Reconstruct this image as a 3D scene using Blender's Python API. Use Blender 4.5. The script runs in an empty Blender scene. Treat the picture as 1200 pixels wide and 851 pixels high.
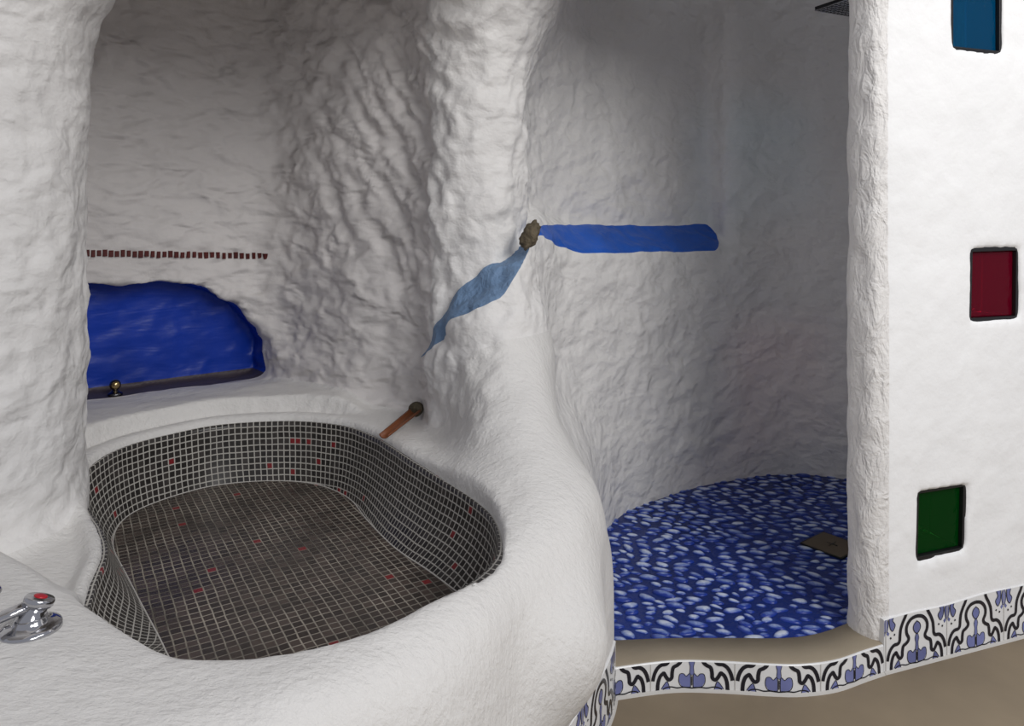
import bpy, bmesh, math, random
import numpy as np
from mathutils import Vector, Matrix
random.seed(7)
S = bpy.context.scene
COL = S.collection
F, PX, PY, H = 850.0, 600.0, 262.0, 1.10     # focal length (px), principal column, horizon row, eye height (m)

def at(px, py, z):
    """plan position of a surveyed point seen at (px,py) that lies at height z"""
    Y = F * (H - z) / (py - PY)
    return ((px - PX) / F * Y, Y)

# ------------------------------------------------------------------ materials
def new_mat(name, base=(.8, .8, .8), rough=.6, metal=0.0, spec=.5):
    m = bpy.data.materials.new(name); m.use_nodes = True
    b = m.node_tree.nodes['Principled BSDF']
    b.inputs['Base Color'].default_value = (*base, 1)
    b.inputs['Roughness'].default_value = rough
    b.inputs['Metallic'].default_value = metal
    b.inputs['Specular IOR Level'].default_value = spec
    return m

class G:
    def __init__(s, m): s.t = m.node_tree; s.b = s.t.nodes['Principled BSDF']
    def n(s, typ, **kw):
        nd = s.t.nodes.new(typ)
        for k, v in kw.items():
            if k.startswith('i_'): nd.inputs[k[2:].replace('_', ' ')].default_value = v
            else: setattr(nd, k, v)
        return nd
    def l(s, a, b): s.t.links.new(a, b)

def noise(g, vec, scale, detail=4, rough=.55, dist=0.0):
    n = g.n('ShaderNodeTexNoise'); n.inputs['Scale'].default_value = scale
    n.inputs['Detail'].default_value = detail; n.inputs['Roughness'].default_value = rough
    n.inputs['Distortion'].default_value = dist
    g.l(vec, n.inputs['Vector']); return n

def plaster(name, col, bumps, rough=.75, tint=.03, spec=.3):
    """bumps: list of (scale xyz, noise scale, strength, distance, detail, distortion)"""
    m = new_mat(name, col, rough, spec=spec); g = G(m)
    tc = g.n('ShaderNodeTexCoord')
    last = None
    for (sc, ns, st, di, de, ds) in bumps:
        mp = g.n('ShaderNodeMapping'); mp.inputs['Scale'].default_value = sc
        g.l(tc.outputs['Object'], mp.inputs['Vector'])
        nz = noise(g, mp.outputs['Vector'], ns, de, .6, ds)
        bp = g.n('ShaderNodeBump'); bp.inputs['Strength'].default_value = st; bp.inputs['Distance'].default_value = di
        g.l(nz.outputs['Fac'], bp.inputs['Height'])
        if last: g.l(last.outputs['Normal'], bp.inputs['Normal'])
        last = bp
    g.l(last.outputs['Normal'], g.b.inputs['Normal'])
    nz = noise(g, tc.outputs['Object'], 3.0, 5)
    cr = g.n('ShaderNodeValToRGB')
    cr.color_ramp.elements[0].position = .3; cr.color_ramp.elements[1].position = .7
    cr.color_ramp.elements[0].color = (*[c * (1 - tint) for c in col], 1)
    cr.color_ramp.elements[1].color = (*[min(1, c * (1 + tint)) for c in col], 1)
    g.l(nz.outputs['Fac'], cr.inputs['Fac']); g.l(cr.outputs['Color'], g.b.inputs['Base Color'])
    return m

WHITE = (.78, .765, .75)
M = {}
M['wall'] = plaster('rough white plaster', WHITE, [((1, 1, 1.3), 9, .52, .05, 2, .3), ((1, 1, 1.4), 30, .4, .010, 2, .3), ((1, 1, 1), 130, .35, .003, 3, 0)])
M['bathwall'] = plaster('trowelled white plaster', (.73, .70, .685), [((.8, .8, 1.5), 9, .9, .06, 1.6, .3), ((.8, .8, 1.6), 22, .45, .012, 1.5, .2), ((1, 1, 1), 120, .3, .003, 3, 0)])  # base darker than the other walls: alcove shade put into the colour
M['surround'] = plaster('smooth white plaster', (.745, .73, .71), [((1, 1, 1), 6, .35, .03, 2, .3), ((1, 1.6, 1), 60, .6, .007, 4, .2), ((1, 1, 1), 190, .35, .002, 3, 0)], rough=.6)
M['partition'] = plaster('whitewash', (.93, .93, .93), [((1, 1, 1), 8, .3, .02, 2, .3), ((1, 1, 1), 70, .3, .004, 3, 0)])
M['jamb'] = plaster('whitewash coarse', (.84, .82, .80), [((1, 1, .5), 30, .7, .022, 3, .6), ((1, 1, 1), 120, .5, .005, 3, 0)])
M['blue'] = plaster('cobalt blue paint', (.008, .045, .40), [((.5, .5, 2.2), 12, .18, .018, 2, .4), ((1, 1, 1.5), 40, .12, .004, 2, .3)], rough=.36, tint=.2, spec=.3)
M['blue_ledge'] = plaster('bright blue paint', (.020, .11, .52), [((1, 1, 1), 30, .4, .01, 3, .5)], rough=.4, tint=.2)
M['paleblue'] = plaster('worn pale blue paint', (.17, .27, .43), [((1, 1, 1), 26, .8, .02, 5, .5)], rough=.5, tint=.25)
M['sill'] = plaster('dark grey sill tone', (.075, .06, .07), [((1, 1, 1), 40, .3, .006, 3, 0)], rough=.5)  # niche sill in one dark grey, darker than the blue around it
M['concrete'] = plaster('tan polished concrete', (.25, .198, .135), [((1, 1, 1), 40, .15, .004, 5, 0)], rough=.55, tint=.14)
M['tread'] = plaster('tan step concrete', (.32, .27, .20), [((1, 1, 1), 60, .2, .004, 5, 0)], rough=.6, tint=.12)
M['glaze'] = new_mat('white tile glaze', (.80, .80, .80), .2)
M['ink'] = new_mat('black tile glaze', (.012, .012, .02), .2)
M['tileblue'] = plaster('blue tile glaze', (.17, .19, .40), [((1, 1, 1), 60, .05, .001, 2, 0)], rough=.25, tint=.35)
M['grout'] = new_mat('pale grout', (.55, .53, .50), .8)
M['chrome'] = new_mat('chrome', (.50, .50, .52), .10, 1.0)
M['darkchrome'] = new_mat('dark brushed metal', (.12, .12, .13), .25, 1.0)
M['red'] = new_mat('red enamel', (.45, .01, .02), .35)
M['brass'] = new_mat('brass', (.45, .33, .16), .2, 1.0)
M['copper'] = plaster('weathered copper', (.20, .065, .025), [((1, 1, 1), 60, .3, .004, 3, 0)], rough=.45, tint=.4)
M['rock'] = plaster('brown stone', (.13, .105, .07), [((1, 1, 1), 22, .9, .03, 5, .4)], rough=.85, tint=.5)
M['redtile'] = plaster('dark red mosaic', (.085, .010, .008), [((1, 1, 1), 30, .1, .002, 3, 0)], rough=.35, tint=.5)
M['drain'] = plaster('brown drain cover', (.115, .085, .055), [((1, 1, 1), 40, .2, .003, 3, 0)], rough=.5, tint=.15)
M['bluegrout'] = plaster('deep blue painted cement', (.008, .026, .17), [((1, 1, 1), 30, .6, .01, 4, .3)], rough=.35, tint=.35)

def pebble_mat():
    m = new_mat('worn blue pebble', (.4, .5, .8), .3); g = G(m)
    at_ = g.n('ShaderNodeAttribute', attribute_name='wear')
    tc = g.n('ShaderNodeTexCoord')
    nz = noise(g, tc.outputs['Object'], 55, 4)
    add = g.n('ShaderNodeMath', operation='MULTIPLY_ADD'); add.inputs[1].default_value = .9; add.inputs[2].default_value = -.45
    g.l(nz.outputs['Fac'], add.inputs[0])
    ad2 = g.n('ShaderNodeMath', operation='ADD'); g.l(at_.outputs['Fac'], ad2.inputs[0]); g.l(add.outputs[0], ad2.inputs[1])
    cr = g.n('ShaderNodeValToRGB')
    e = cr.color_ramp.elements
    e[0].position = .30; e[0].color = (.012, .04, .30, 1)
    e[1].position = .95; e[1].color = (.58, .64, .78, 1)
    k = e.new(.58); k.color = (.16, .23, .52, 1)
    g.l(ad2.outputs[0], cr.inputs['Fac']); g.l(cr.outputs['Color'], g.b.inputs['Base Color'])
    return m
M['pebble'] = pebble_mat()

def mosaic_mat(name, dark, groutc, pitch, gw, redness, grime=0):
    """square mosaic laid out on the UV map in metres"""
    m = new_mat(name, dark, .3); g = G(m)
    uv = g.n('ShaderNodeUVMap', uv_map='UV')
    sc = g.n('ShaderNodeVectorMath', operation='SCALE'); sc.inputs['Scale'].default_value = 1 / pitch
    tc = g.n('ShaderNodeTexCoord')
    wob = noise(g, tc.outputs['Object'], 14, 2)
    wv = g.n('ShaderNodeVectorMath', operation='MULTIPLY_ADD')
    wv.inputs[1].default_value = (.006, .006, 0)
    g.l(wob.outputs['Color'], wv.inputs[0]); g.l(uv.outputs['UV'], wv.inputs[2])
    g.l(wv.outputs[0], sc.inputs[0])
    fr = g.n('ShaderNodeVectorMath', operation='FRACTION'); g.l(sc.outputs[0], fr.inputs[0])
    fl = g.n('ShaderNodeVectorMath', operation='FLOOR'); g.l(sc.outputs[0], fl.inputs[0])
    sp = g.n('ShaderNodeSeparateXYZ'); g.l(fr.outputs[0], sp.inputs[0])
    edges = []
    for ax in 'XY':
        a = g.n('ShaderNodeMath', operation='SUBTRACT'); a.inputs[1].default_value = .5; g.l(sp.outputs[ax], a.inputs[0])
        b = g.n('ShaderNodeMath', operation='ABSOLUTE'); g.l(a.outputs[0], b.inputs[0]); edges.append(b)
    mx = g.n('ShaderNodeMath', operation='MAXIMUM'); g.l(edges[0].outputs[0], mx.inputs[0]); g.l(edges[1].outputs[0], mx.inputs[1])
    mr = g.n('ShaderNodeMapRange', interpolation_type='SMOOTHSTEP')
    mr.inputs['From Min'].default_value = .5 - gw - .05; mr.inputs['From Max'].default_value = .5 - gw + .05
    g.l(mx.outputs[0], mr.inputs['Value'])
    wn = g.n('ShaderNodeTexWhiteNoise', noise_dimensions='2D'); g.l(fl.outputs[0], wn.inputs['Vector'])
    # tile colour: dark, a few red
    cr = g.n('ShaderNodeValToRGB'); cr.color_ramp.interpolation = 'CONSTANT'
    e = cr.color_ramp.elements
    e[0].position = 0; e[0].color = (.20, .012, .016, 1)
    e[1].position = redness; e[1].color = (*dark, 1)
    k = e.new(.45); k.color = (*[c * 1.45 for c in dark], 1)
    k = e.new(.7); k.color = (*[c * .65 for c in dark], 1)
    g.l(wn.outputs['Value'], cr.inputs['Fac'])
    mixc = g.n('ShaderNodeMix', data_type='RGBA'); g.l(mr.outputs['Result'], mixc.inputs['Factor'])
    g.l(cr.outputs['Color'], mixc.inputs[6])
    nz = noise(g, tc.outputs['Object'], 9, 5)
    cg = g.n('ShaderNodeValToRGB')
    cg.color_ramp.elements[0].position = .35; cg.color_ramp.elements[0].color = (*[c * (1 - .55 * grime - .12) for c in groutc], 1)
    cg.color_ramp.elements[1].position = .65; cg.color_ramp.elements[1].color = (*groutc, 1)
    g.l(nz.outputs['Fac'], cg.inputs['Fac']); g.l(cg.outputs['Color'], mixc.inputs[7])
    g.l(mixc.outputs[2], g.b.inputs['Base Color'])
    rr = g.n('ShaderNodeMapRange'); rr.inputs['To Min'].default_value = .3; rr.inputs['To Max'].default_value = .85
    g.l(mr.outputs['Result'], rr.inputs['Value']); g.l(rr.outputs['Result'], g.b.inputs['Roughness'])
    bp = g.n('ShaderNodeBump', invert=True); bp.inputs['Strength'].default_value = .5; bp.inputs['Distance'].default_value = .0015
    g.l(mr.outputs['Result'], bp.inputs['Height']); g.l(bp.outputs['Normal'], g.b.inputs['Normal'])
    return m
M['mosaic_wall'] = mosaic_mat('black mosaic with pale grout', (.030, .026, .024), (.50, .48, .44), .0178, .085, .013)
M['mosaic_floor'] = mosaic_mat('brown black mosaic', (.050, .036, .030), (.42, .38, .32), .0200, .065, .004, 1)

def glass_mat(name, col, deep):
    m = bpy.data.materials.new(name); m.use_nodes = True; t = m.node_tree; t.nodes.clear()
    out = t.nodes.new('ShaderNodeOutputMaterial')
    tr = t.nodes.new('ShaderNodeBsdfTransparent'); tr.inputs['Color'].default_value = (*col, 1)
    df = t.nodes.new('ShaderNodeBsdfDiffuse'); df.inputs['Color'].default_value = (*deep, 1)
    gl = t.nodes.new('ShaderNodeBsdfGlossy'); gl.inputs['Roughness'].default_value = .07; gl.inputs['Color'].default_value = (.6, .6, .6, 1)
    lw = t.nodes.new('ShaderNodeFresnel'); lw.inputs['IOR'].default_value = 1.3
    nz = t.nodes.new('ShaderNodeTexNoise'); nz.inputs['Scale'].default_value = 14
    bp = t.nodes.new('ShaderNodeBump'); bp.inputs['Strength'].default_value = .3; bp.inputs['Distance'].default_value = .01
    t.links.new(nz.outputs['Fac'], bp.inputs['Height']); t.links.new(bp.outputs['Normal'], gl.inputs['Normal'])
    a = t.nodes.new('ShaderNodeMixShader'); a.inputs[0].default_value = .35
    t.links.new(tr.outputs[0], a.inputs[1]); t.links.new(df.outputs[0], a.inputs[2])
    b = t.nodes.new('ShaderNodeMixShader'); t.links.new(lw.outputs[0], b.inputs[0])
    t.links.new(a.outputs[0], b.inputs[1]); t.links.new(gl.outputs[0], b.inputs[2])
    t.links.new(b.outputs[0], out.inputs['Surface'])
    return m
M['glass_blue'] = glass_mat('blue glass', (.10, .80, .98), (.0, .12, .30))
M['glass_red'] = glass_mat('red glass', (.95, .10, .22), (.26, .0, .022))
M['glass_green'] = glass_mat('green glass', (.04, .45, .07), (.0, .09, .010))
M['blackframe'] = new_mat('black frame', (.008, .008, .009), .4)

# ------------------------------------------------------------------ object helpers
def tag(o, label=None, cat=None, group=None, kind=None):
    if label: o['label'] = label
    if cat: o['category'] = cat
    if group: o['group'] = group
    if kind: o['kind'] = kind
    return o
def mesh_obj(name, verts, faces, mats, parent=None, smooth=True, normals=None, fmat=None):
    me = bpy.data.meshes.new(name)
    v = np.asarray(verts, dtype=np.float32)
    if isinstance(faces, np.ndarray):
        n, k = faces.shape
        me.vertices.add(len(v)); me.vertices.foreach_set('co', v.ravel())
        me.loops.add(n * k); me.loops.foreach_set('vertex_index', faces.astype(np.int32).ravel())
        me.polygons.add(n); me.polygons.foreach_set('loop_start', (np.arange(n) * k).astype(np.int32))
        me.update(calc_edges=True)
    else:
        me.from_pydata([tuple(map(float, p)) for p in v], [], [tuple(int(i) for i in f) for f in faces])
    if not isinstance(mats, (list, tuple)): mats = [mats]
    for m in mats: me.materials.append(m)
    if fmat is not None: me.polygons.foreach_set('material_index', np.asarray(fmat, dtype=np.int32))
    me.polygons.foreach_set('use_smooth', np.full(len(me.polygons), bool(smooth)))
    if normals is not None: me.normals_split_custom_set_from_vertices([tuple(map(float, q)) for q in normals])
    me.validate(); me.update()
    o = bpy.data.objects.new(name, me); COL.objects.link(o)
    if parent: o.parent = parent
    return o
def empty(name, loc=(0, 0, 0)):
    o = bpy.data.objects.new(name, None); o.empty_display_size = .05; o.location = loc; COL.objects.link(o); return o

class MB:
    """collects simple solids into one mesh"""
    def __init__(s): s.v = []; s.f = []; s.m = []
    def add(s, v, f, m=0):
        o = len(s.v); s.v += [tuple(p) for p in v]; s.f += [tuple(i + o for i in q) for q in f]; s.m += [m] * len(f)
    def lathe(s, prof, mat4=Matrix(), n=32, m=0, cap=True):
        v = []; f = []
        for r, z in prof:
            for k in range(n):
                a = 2 * math.pi * k / n
                v.append(mat4 @ Vector((r * math.cos(a), r * math.sin(a), z)))
        for i in range(len(prof) - 1):
            for k in range(n):
                f.append((i * n + k, i * n + (k + 1) % n, (i + 1) * n + (k + 1) % n, (i + 1) * n + k))
        if cap:
            f.append(tuple(range(n - 1, -1, -1))); f.append(tuple((len(prof) - 1) * n + k for k in range(n)))
        s.add(v, f, m)
    def tube(s, pts, rad, n=16, m=0, flat=1.0):
        pts = [Vector(p) for p in pts]; v = []; f = []
        rr = rad if isinstance(rad, (list, tuple)) else [rad] * len(pts)
        for i, p in enumerate(pts):
            d = (pts[min(i + 1, len(pts) - 1)] - pts[max(i - 1, 0)]).normalized()
            u = d.cross(Vector((0, 0, 1)));
            if u.length < 1e-3: u = Vector((1, 0, 0))
            u.normalize(); w = u.cross(d).normalized()
            for k in range(n):
                a = 2 * math.pi * k / n
                v.append(p + u * math.cos(a) * rr[i] + w * math.sin(a) * rr[i] * flat)
        for i in range(len(pts) - 1):
            for k in range(n):
                f.append((i * n + k, i * n + (k + 1) % n, (i + 1) * n + (k + 1) % n, (i + 1) * n + k))
        f.append(tuple(range(n - 1, -1, -1))); f.append(tuple((len(pts) - 1) * n + k for k in range(n)))
        s.add(v, f, m)
    def obj(s, name, mats, parent=None, smooth=True, loc=None, fix=True):
        v = s.v
        if loc is not None: v = [(p[0] - loc[0], p[1] - loc[1], p[2] - loc[2]) for p in v]
        o = mesh_obj(name, v, s.f, mats, parent, smooth, fmat=s.m)
        if fix:
            bm = bmesh.new(); bm.from_mesh(o.data); bmesh.ops.recalc_face_normals(bm, faces=bm.faces); bm.to_mesh(o.data); bm.free()
        if loc is not None: o.location = loc
        return o
def soften(o, w=.003, seg=3, ang=35):
    b = o.modifiers.new('bevel', 'BEVEL'); b.width = w; b.segments = seg; b.limit_method = 'ANGLE'; b.angle_limit = math.radians(ang)
    return o

# ------------------------------------------------------------------ plan curves
def chaikin(p, it=2, closed=True):
    p = [tuple(map(float, q)) for q in p]
    for _ in range(it):
        q = []; n = len(p)
        rng = range(n) if closed else range(n - 1)
        if not closed: q.append(p[0])
        for i in rng:
            a, b = p[i], p[(i + 1) % n]
            q.append((.75 * a[0] + .25 * b[0], .75 * a[1] + .25 * b[1])); q.append((.25 * a[0] + .75 * b[0], .25 * a[1] + .75 * b[1]))
        if not closed: q.append(p[-1])
        p = q
    return np.array(p)
def catmull(p, n=6, closed=False):
    p = [np.array(q, float) for q in p]; out = []; N = len(p)
    for i in range(N if closed else N - 1):
        if closed: a, b, c, d = p[(i - 1) % N], p[i], p[(i + 1) % N], p[(i + 2) % N]
        else: a, b, c, d = p[max(i - 1, 0)], p[i], p[i + 1], p[min(i + 2, N - 1)]
        for k in range(n):
            t = k / n
            out.append(.5 * ((2 * b) + (-a + c) * t + (2 * a - 5 * b + 4 * c - d) * t * t + (-a + 3 * b - 3 * c + d) * t ** 3))
    if not closed: out.append(p[-1])
    return np.array(out)
def resample(p, n, closed=True):
    p = np.array(p); q = np.vstack([p, p[:1]]) if closed else p
    L = np.r_[0, np.cumsum(np.linalg.norm(np.diff(q, axis=0), axis=1))]
    t = np.linspace(0, L[-1], n + 1)[:-1] if closed else np.linspace(0, L[-1], n)
    return np.c_[np.interp(t, L, q[:, 0]), np.interp(t, L, q[:, 1])]
def sdpoly(poly, X, Y):
    """signed distance to a polygon, negative inside"""
    d = np.full(X.shape, 1e9, dtype=np.float32); ins = np.zeros(X.shape, bool)
    n = len(poly)
    for i in range(n):
        ax, ay = poly[i]; bx, by = poly[(i + 1) % n]
        ex, ey = bx - ax, by - ay; wx = X - ax; wy = Y - ay
        L = ex * ex + ey * ey
        if L < 1e-14: continue
        t = np.clip((wx * ex + wy * ey) / L, 0, 1)
        d = np.minimum(d, (wx - ex * t) ** 2 + (wy - ey * t) ** 2)
        if ay != by:
            c = (ay > Y) != (by > Y)
            ins ^= c & (X < (bx - ax) * (Y - ay) / (by - ay) + ax)
    return np.where(ins, -np.sqrt(d), np.sqrt(d)).astype(np.float32)
def smin(a, b, k):
    h = np.clip(.5 + .5 * (b - a) / k, 0, 1); return b * (1 - h) + a * h - k * h * (1 - h)
def smax(a, b, k): return -smin(-a, -b, k)
def sst(a, b, x):
    t = np.clip((x - a) / (b - a), 0, 1); return t * t * (3 - 2 * t)

_P = np.random.RandomState(3).permutation(4096)
_Gd = np.random.RandomState(4).normal(size=(4096, 3)); _Gd /= np.linalg.norm(_Gd, axis=1)[:, None]
def perlin(p, seed=0):
    p = np.asarray(p, dtype=np.float64) + seed * 17.13
    i = np.floor(p).astype(np.int64); f = p - i; u = f * f * f * (f * (f * 6 - 15) + 10)
    r = 0
    for dx in (0, 1):
        for dy in (0, 1):
            for dz in (0, 1):
                h = _P[(_P[(_P[(i[:, 0] + dx) & 4095] + i[:, 1] + dy) & 4095] + i[:, 2] + dz) & 4095]
                g = _Gd[h]
                w = (u[:, 0] if dx else 1 - u[:, 0]) * (u[:, 1] if dy else 1 - u[:, 1]) * (u[:, 2] if dz else 1 - u[:, 2])
                r = r + w * (g[:, 0] * (f[:, 0] - dx) + g[:, 1] * (f[:, 1] - dy) + g[:, 2] * (f[:, 2] - dz))
    return r * 1.5
def fbm(p, o=3, seed=0):
    r = 0; a = 1.0; q = np.array(p)
    for k in range(o): r = r + a * perlin(q, seed + k); q = q * 2.03; a *= .5
    return r

# free floor space seen in plan at head height (the plaster mass is everything outside it)
DW = np.array((.944, .330))                     # direction of the right partition's face
PA = np.array((.893, 1.772))                    # its front corner
def pw(s, off=0): return tuple(PA + DW * s + np.array((-.33, .944)) * off)
PT = .115                                       # partition thickness
LEFT = [(-4, -2), (-4, 1.22), (-1.7, 1.22), (-1.25, 1.26), (-1.03, 1.36), (-.962, 1.50), (-.975, 1.64), (-1.05, 1.80), (-1.40, 1.88), (-1.58, 2.0), (-1.50, 2.07)]
BATHW = [(-1.32, 2.215), (-1.10, 2.40), (-.93, 2.535), (-.82, 2.54), (-.66, 2.43), (-.50, 2.31), (-.33, 2.24)]
COL_U = [(-.275, 2.19), (-.245, 2.12), (-.16, 2.05), (-.05, 2.04), (.02, 2.12), (.04, 2.25), (.045, 2.45)]
SH_U = [(.16, 2.60), (.32, 2.72), (.55, 2.90), (.79, 3.06), (.85, 3.04), (.872, 2.94)]
COL_L = [(-.275, 2.19), (-.24, 2.05), (-.145, 1.95), (-.03, 1.93), (.05, 2.01), (.085, 2.20), (.14, 2.38)]
SH_L = [(.20, 2.45), (.32, 2.54), (.50, 2.69), (.66, 2.81), (.78, 2.885), (.90, 2.93)]
SH_R = [(1.02, 2.985), (1.15, 3.01), (1.30, 2.98), (1.45, 2.88), (1.62, 2.66), (1.68, 2.35)]
RIGHT = [pw(.72, PT + .05), pw(.55, PT), pw(.3, PT), pw(.10, PT), pw(.025, PT), pw(-.005, PT * .8), pw(-.005, .03), pw(.02, 0), pw(.10, 0), pw(.8, 0), pw(3.4, 0), (4.2, -2)]
U_poly = chaikin(LEFT + BATHW + COL_U + SH_U + SH_R + RIGHT, 2)
L_poly = chaikin(LEFT + BATHW + COL_L + SH_L + SH_R + RIGHT, 2)

# bath: inner rim outline
RZ = .52
def rim_z(py_side): return RZ
tub_px = [(340, 486, .52), (400, 491, .52), (435, 502, .52), (457, 514, .52), (482, 530, .52), (520, 553, .52), (560, 578, .52), (581, 600, .52),
          (588, 628, .52), (577, 652, .52), (545, 676, .52), (500, 699, .52), (450, 721, .525), (400, 735, .53), (330, 750, .53), (260, 756, .53),
          (200, 751, .53), (160, 735, .53), (122, 712, .53), (97, 693, .525), (106, 662, .50), (122, 628, .49), (114, 600, .49), (99, 572, .50), (94, 548, .51),
          (110, 532, .52), (150, 514, .52), (200, 501, .52), (260, 490, .52)]
TUB = catmull([at(*q) for q in tub_px], 6, True)
flo = .52 - .188
floor_px = [(320, 564), (370, 568), (408, 584), (430, 610), (462, 642), (500, 668), (535, 694), (560, 715), (545, 750), (480, 790), (400, 815), (320, 822), (250, 810), (205, 780),
            (185, 745), (150, 678), (132, 636), (150, 605), (200, 583), (255, 569)]
FLO = catmull([at(px, py, flo) for px, py in floor_px], 6, True)

# outer foot of the bath surround
FOOT = [(-4.2, .42), (-2.0, .42), (-1.3, .47), (-.85, .56), (-.52, .66), (-.28, .79), (-.11, .95), (-.02, 1.10), (.04, 1.25), (.105, 1.40), (.185, 1.54), (.235, 1.66), (.252, 1.80)]
Q_poly = chaikin(FOOT + [(.262, 2.0), (.275, 2.3), (.31, 2.6), (.2, 3.3), (-4.2, 3.3)], 2)
def side(x, y, a, b):   # signed distance to a line a->b, positive on its left
    dx, dy = b[0] - a[0], b[1] - a[1]; L = math.hypot(dx, dy)
    return (dx * (y - a[1]) - dy * (x - a[0])) / L
def ztop(x, y, T):
    z = .52 + .0 * x
    back = sst(1.75, 1.95, y) * sst(-.42, -.55, x)
    z = z + .040 * back * sst(.070, .078, T) - .012 * back * sst(.045, .055, T) * sst(.078, .068, T)
    # curb at front left
    c = side(x, y, (-.908, 1.287), (-.60, 1.075))
    front = sst(-.35, -.75, x)
    z = z + .014 * front * sst(.0, -.02, c) - .045 * sst(-.0, .05, c) * sst(-.60, -.72, x) * sst(1.9, 1.6, y)
    z = z - .035 * sst(.0, .025, c) * sst(-.60, -.70, x) * sst(1.8, 1.5, y) * sst(.012, .05, T)
    # crown falls gently to the outside, slightly domed rim
    z = z - .10 * np.clip(T - .10, 0, 1) * sst(1.5, 1.2, y) * sst(-.2, -.05, x + 0 * y)
    return z
def ledge_z(x, y):
    """height of the lower edge of the sloping painted ledge"""
    return np.interp(x, [-.27, -.25, -.165, -.094, -.023, .028, .06, .09, .14, .235, .845], [.66, .71, .838, .872, .91, .99, 1.055, 1.07, 1.035, 1.0, .992])
def ridge_sdf(x, y, z):
    """tapering buttress that runs from the foot of the divider down beside the bath"""
    A = (-.035, 2.08, .70, .125); B = (.075, 1.36, .315, .10)
    d = [B[i] - A[i] for i in range(3)]; L = sum(k * k for k in d)
    t = np.clip(((x - A[0]) * d[0] + (y - A[1]) * d[1] + (z - A[2]) * d[2]) / L, 0, 1)
    return np.sqrt((x - A[0] - d[0] * t) ** 2 + (y - A[1] - d[1] * t) ** 2 + (z - A[2] - d[2] * t) ** 2) - (A[3] + (B[3] - A[3]) * t)
def crown(x, y):
    """how fast the walls lean in overhead: (coefficient, start height)"""
    bath = sst(-.15, -.4, x) * sst(1.75, 2.0, y)
    pil = sst(-.6, -.9, x) * sst(1.9, 1.7, y)
    colm = sst(.35, .1, x) * sst(-.35, -.1, x) * sst(1.7, 2.0, y)
    return bath * .35 + pil * 1.3 + colm * 1.0

# niche in the bath wall, in a frame along that wall
NP = np.array((-1.32, 2.215)); ND = np.array((.776, .63)) / math.hypot(.776, .63); NN = np.array((-ND[1], ND[0]))
niche_poly = catmull([(-.26, .553), (-.26, .90), (-.1, .908), (.05, .913), (.25, .908), (.36, .882), (.44, .845), (.50, .80), (.565, .715), (.58, .66), (.575, .61), (.558, .553), (.3, .551), (0, .551)], 5, True)
# openings for the three glass blocks, partition face coordinates (s along face, z)
def face_pt(px, py):
    t = (px - PX) / F; n = np.array((1, -t))
    # solve PA + DW s with X = t*Y
    s = -(PA[0] - t * PA[1]) / (DW[0] - t * DW[1]); Y = PA[1] + DW[1] * s
    return (s, H - (py - PY) * Y / F)
blocks = {
 'glass_blue': [face_pt(1117, 56), face_pt(1175, 62), face_pt(1175, -26), face_pt(1117, -26)],
 'glass_red': [face_pt(1138, 376), face_pt(1194, 373), face_pt(1195, 291), face_pt(1140, 293)],
 'glass_green': [face_pt(1075, 657), face_pt(1131, 645), face_pt(1133, 568), face_pt(1077, 577)]}

# ------------------------------------------------------------------ plaster mass as a distance field, meshed with surface nets
h = .0115
x0, x1, y0, y1, z0, z1 = -2.2, 2.9, .34, 3.36, -.03, 2.40
xs = np.arange(x0, x1, h, dtype=np.float32); ys = np.arange(y0, y1, h, dtype=np.float32); zs = np.arange(z0, z1, h, dtype=np.float32)
X, Y = np.meshgrid(xs, ys, indexing='ij')
sU = -sdpoly(U_poly, X, Y); sL = -sdpoly(L_poly, X, Y); dQ = sdpoly(Q_poly, X, Y); dT = sdpoly(TUB, X, Y)
ZT = ztop(X, Y, dT).astype(np.float32); ZL = ledge_z(X, Y).astype(np.float32); CK = crown(X, Y).astype(np.float32)
dF = sdpoly(FLO, X, Y)
Sx = (X - NP[0]) * ND[0] + (Y - NP[1]) * ND[1]; Nn = (X - NP[0]) * NN[0] + (Y - NP[1]) * NN[1]
Ps = (X - PA[0]) * DW[0] + (Y - PA[1]) * DW[1]; Pn = (X - PA[0]) * -.33 + (Y - PA[1]) * .944
zone_front = (Y < 1.0 + 0 * X)
def components(k_or_z, X_, Y_, f):
    """f: dict of plan fields; returns wall sdf and surround sdf at height z"""
    z = k_or_z
    c = f['CK'] * np.maximum(0, z - 1.42) ** 2
    up = f['sU'] - c
    sl = .92 - .22 * sst(.03, .20, X_)
    low = smax(f['sL'], (z - f['ZL'] + sl * f['sL']) * .75, .012)
    w = smin(up, low, .012)
    yf = 1.40 + .46 * sst(-.15, .12, X_)             # the arches over the two alcoves start here
    ce = (1.115 + .335 * Y_ + .55 * np.clip(Y_ - yf - .25, 0, 1)) + .11 - .07 * sst(-.1, .15, X_) - z
    ce = smax(ce, yf - Y_, .05)
    w = smin(w, ce, .12)
    ln = (.30 + .95 * sst(1.55, 2.0, Y_)) * max(0, z - .19) ** 2 if np.isscalar(z) else (.30 + .95 * sst(1.55, 2.0, Y_)) * np.maximum(0, z - .19) ** 2
    s = smax(f['dQ'] + ln, z - f['ZT'], .09)
    s = smax(s, -smax(f['dT'], -(z - .06), .001), .012)
    s = smin(s, ridge_sdf(X_, Y_, z), .13)
    s = smax(s, -f['dT'], .012)
    return w, s
fld = dict(sU=sU, sL=sL, dQ=dQ, dT=dT, ZT=ZT, ZL=ZL, CK=CK)
vol = np.empty((len(xs), len(ys), len(zs)), dtype=np.float32)
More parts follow.
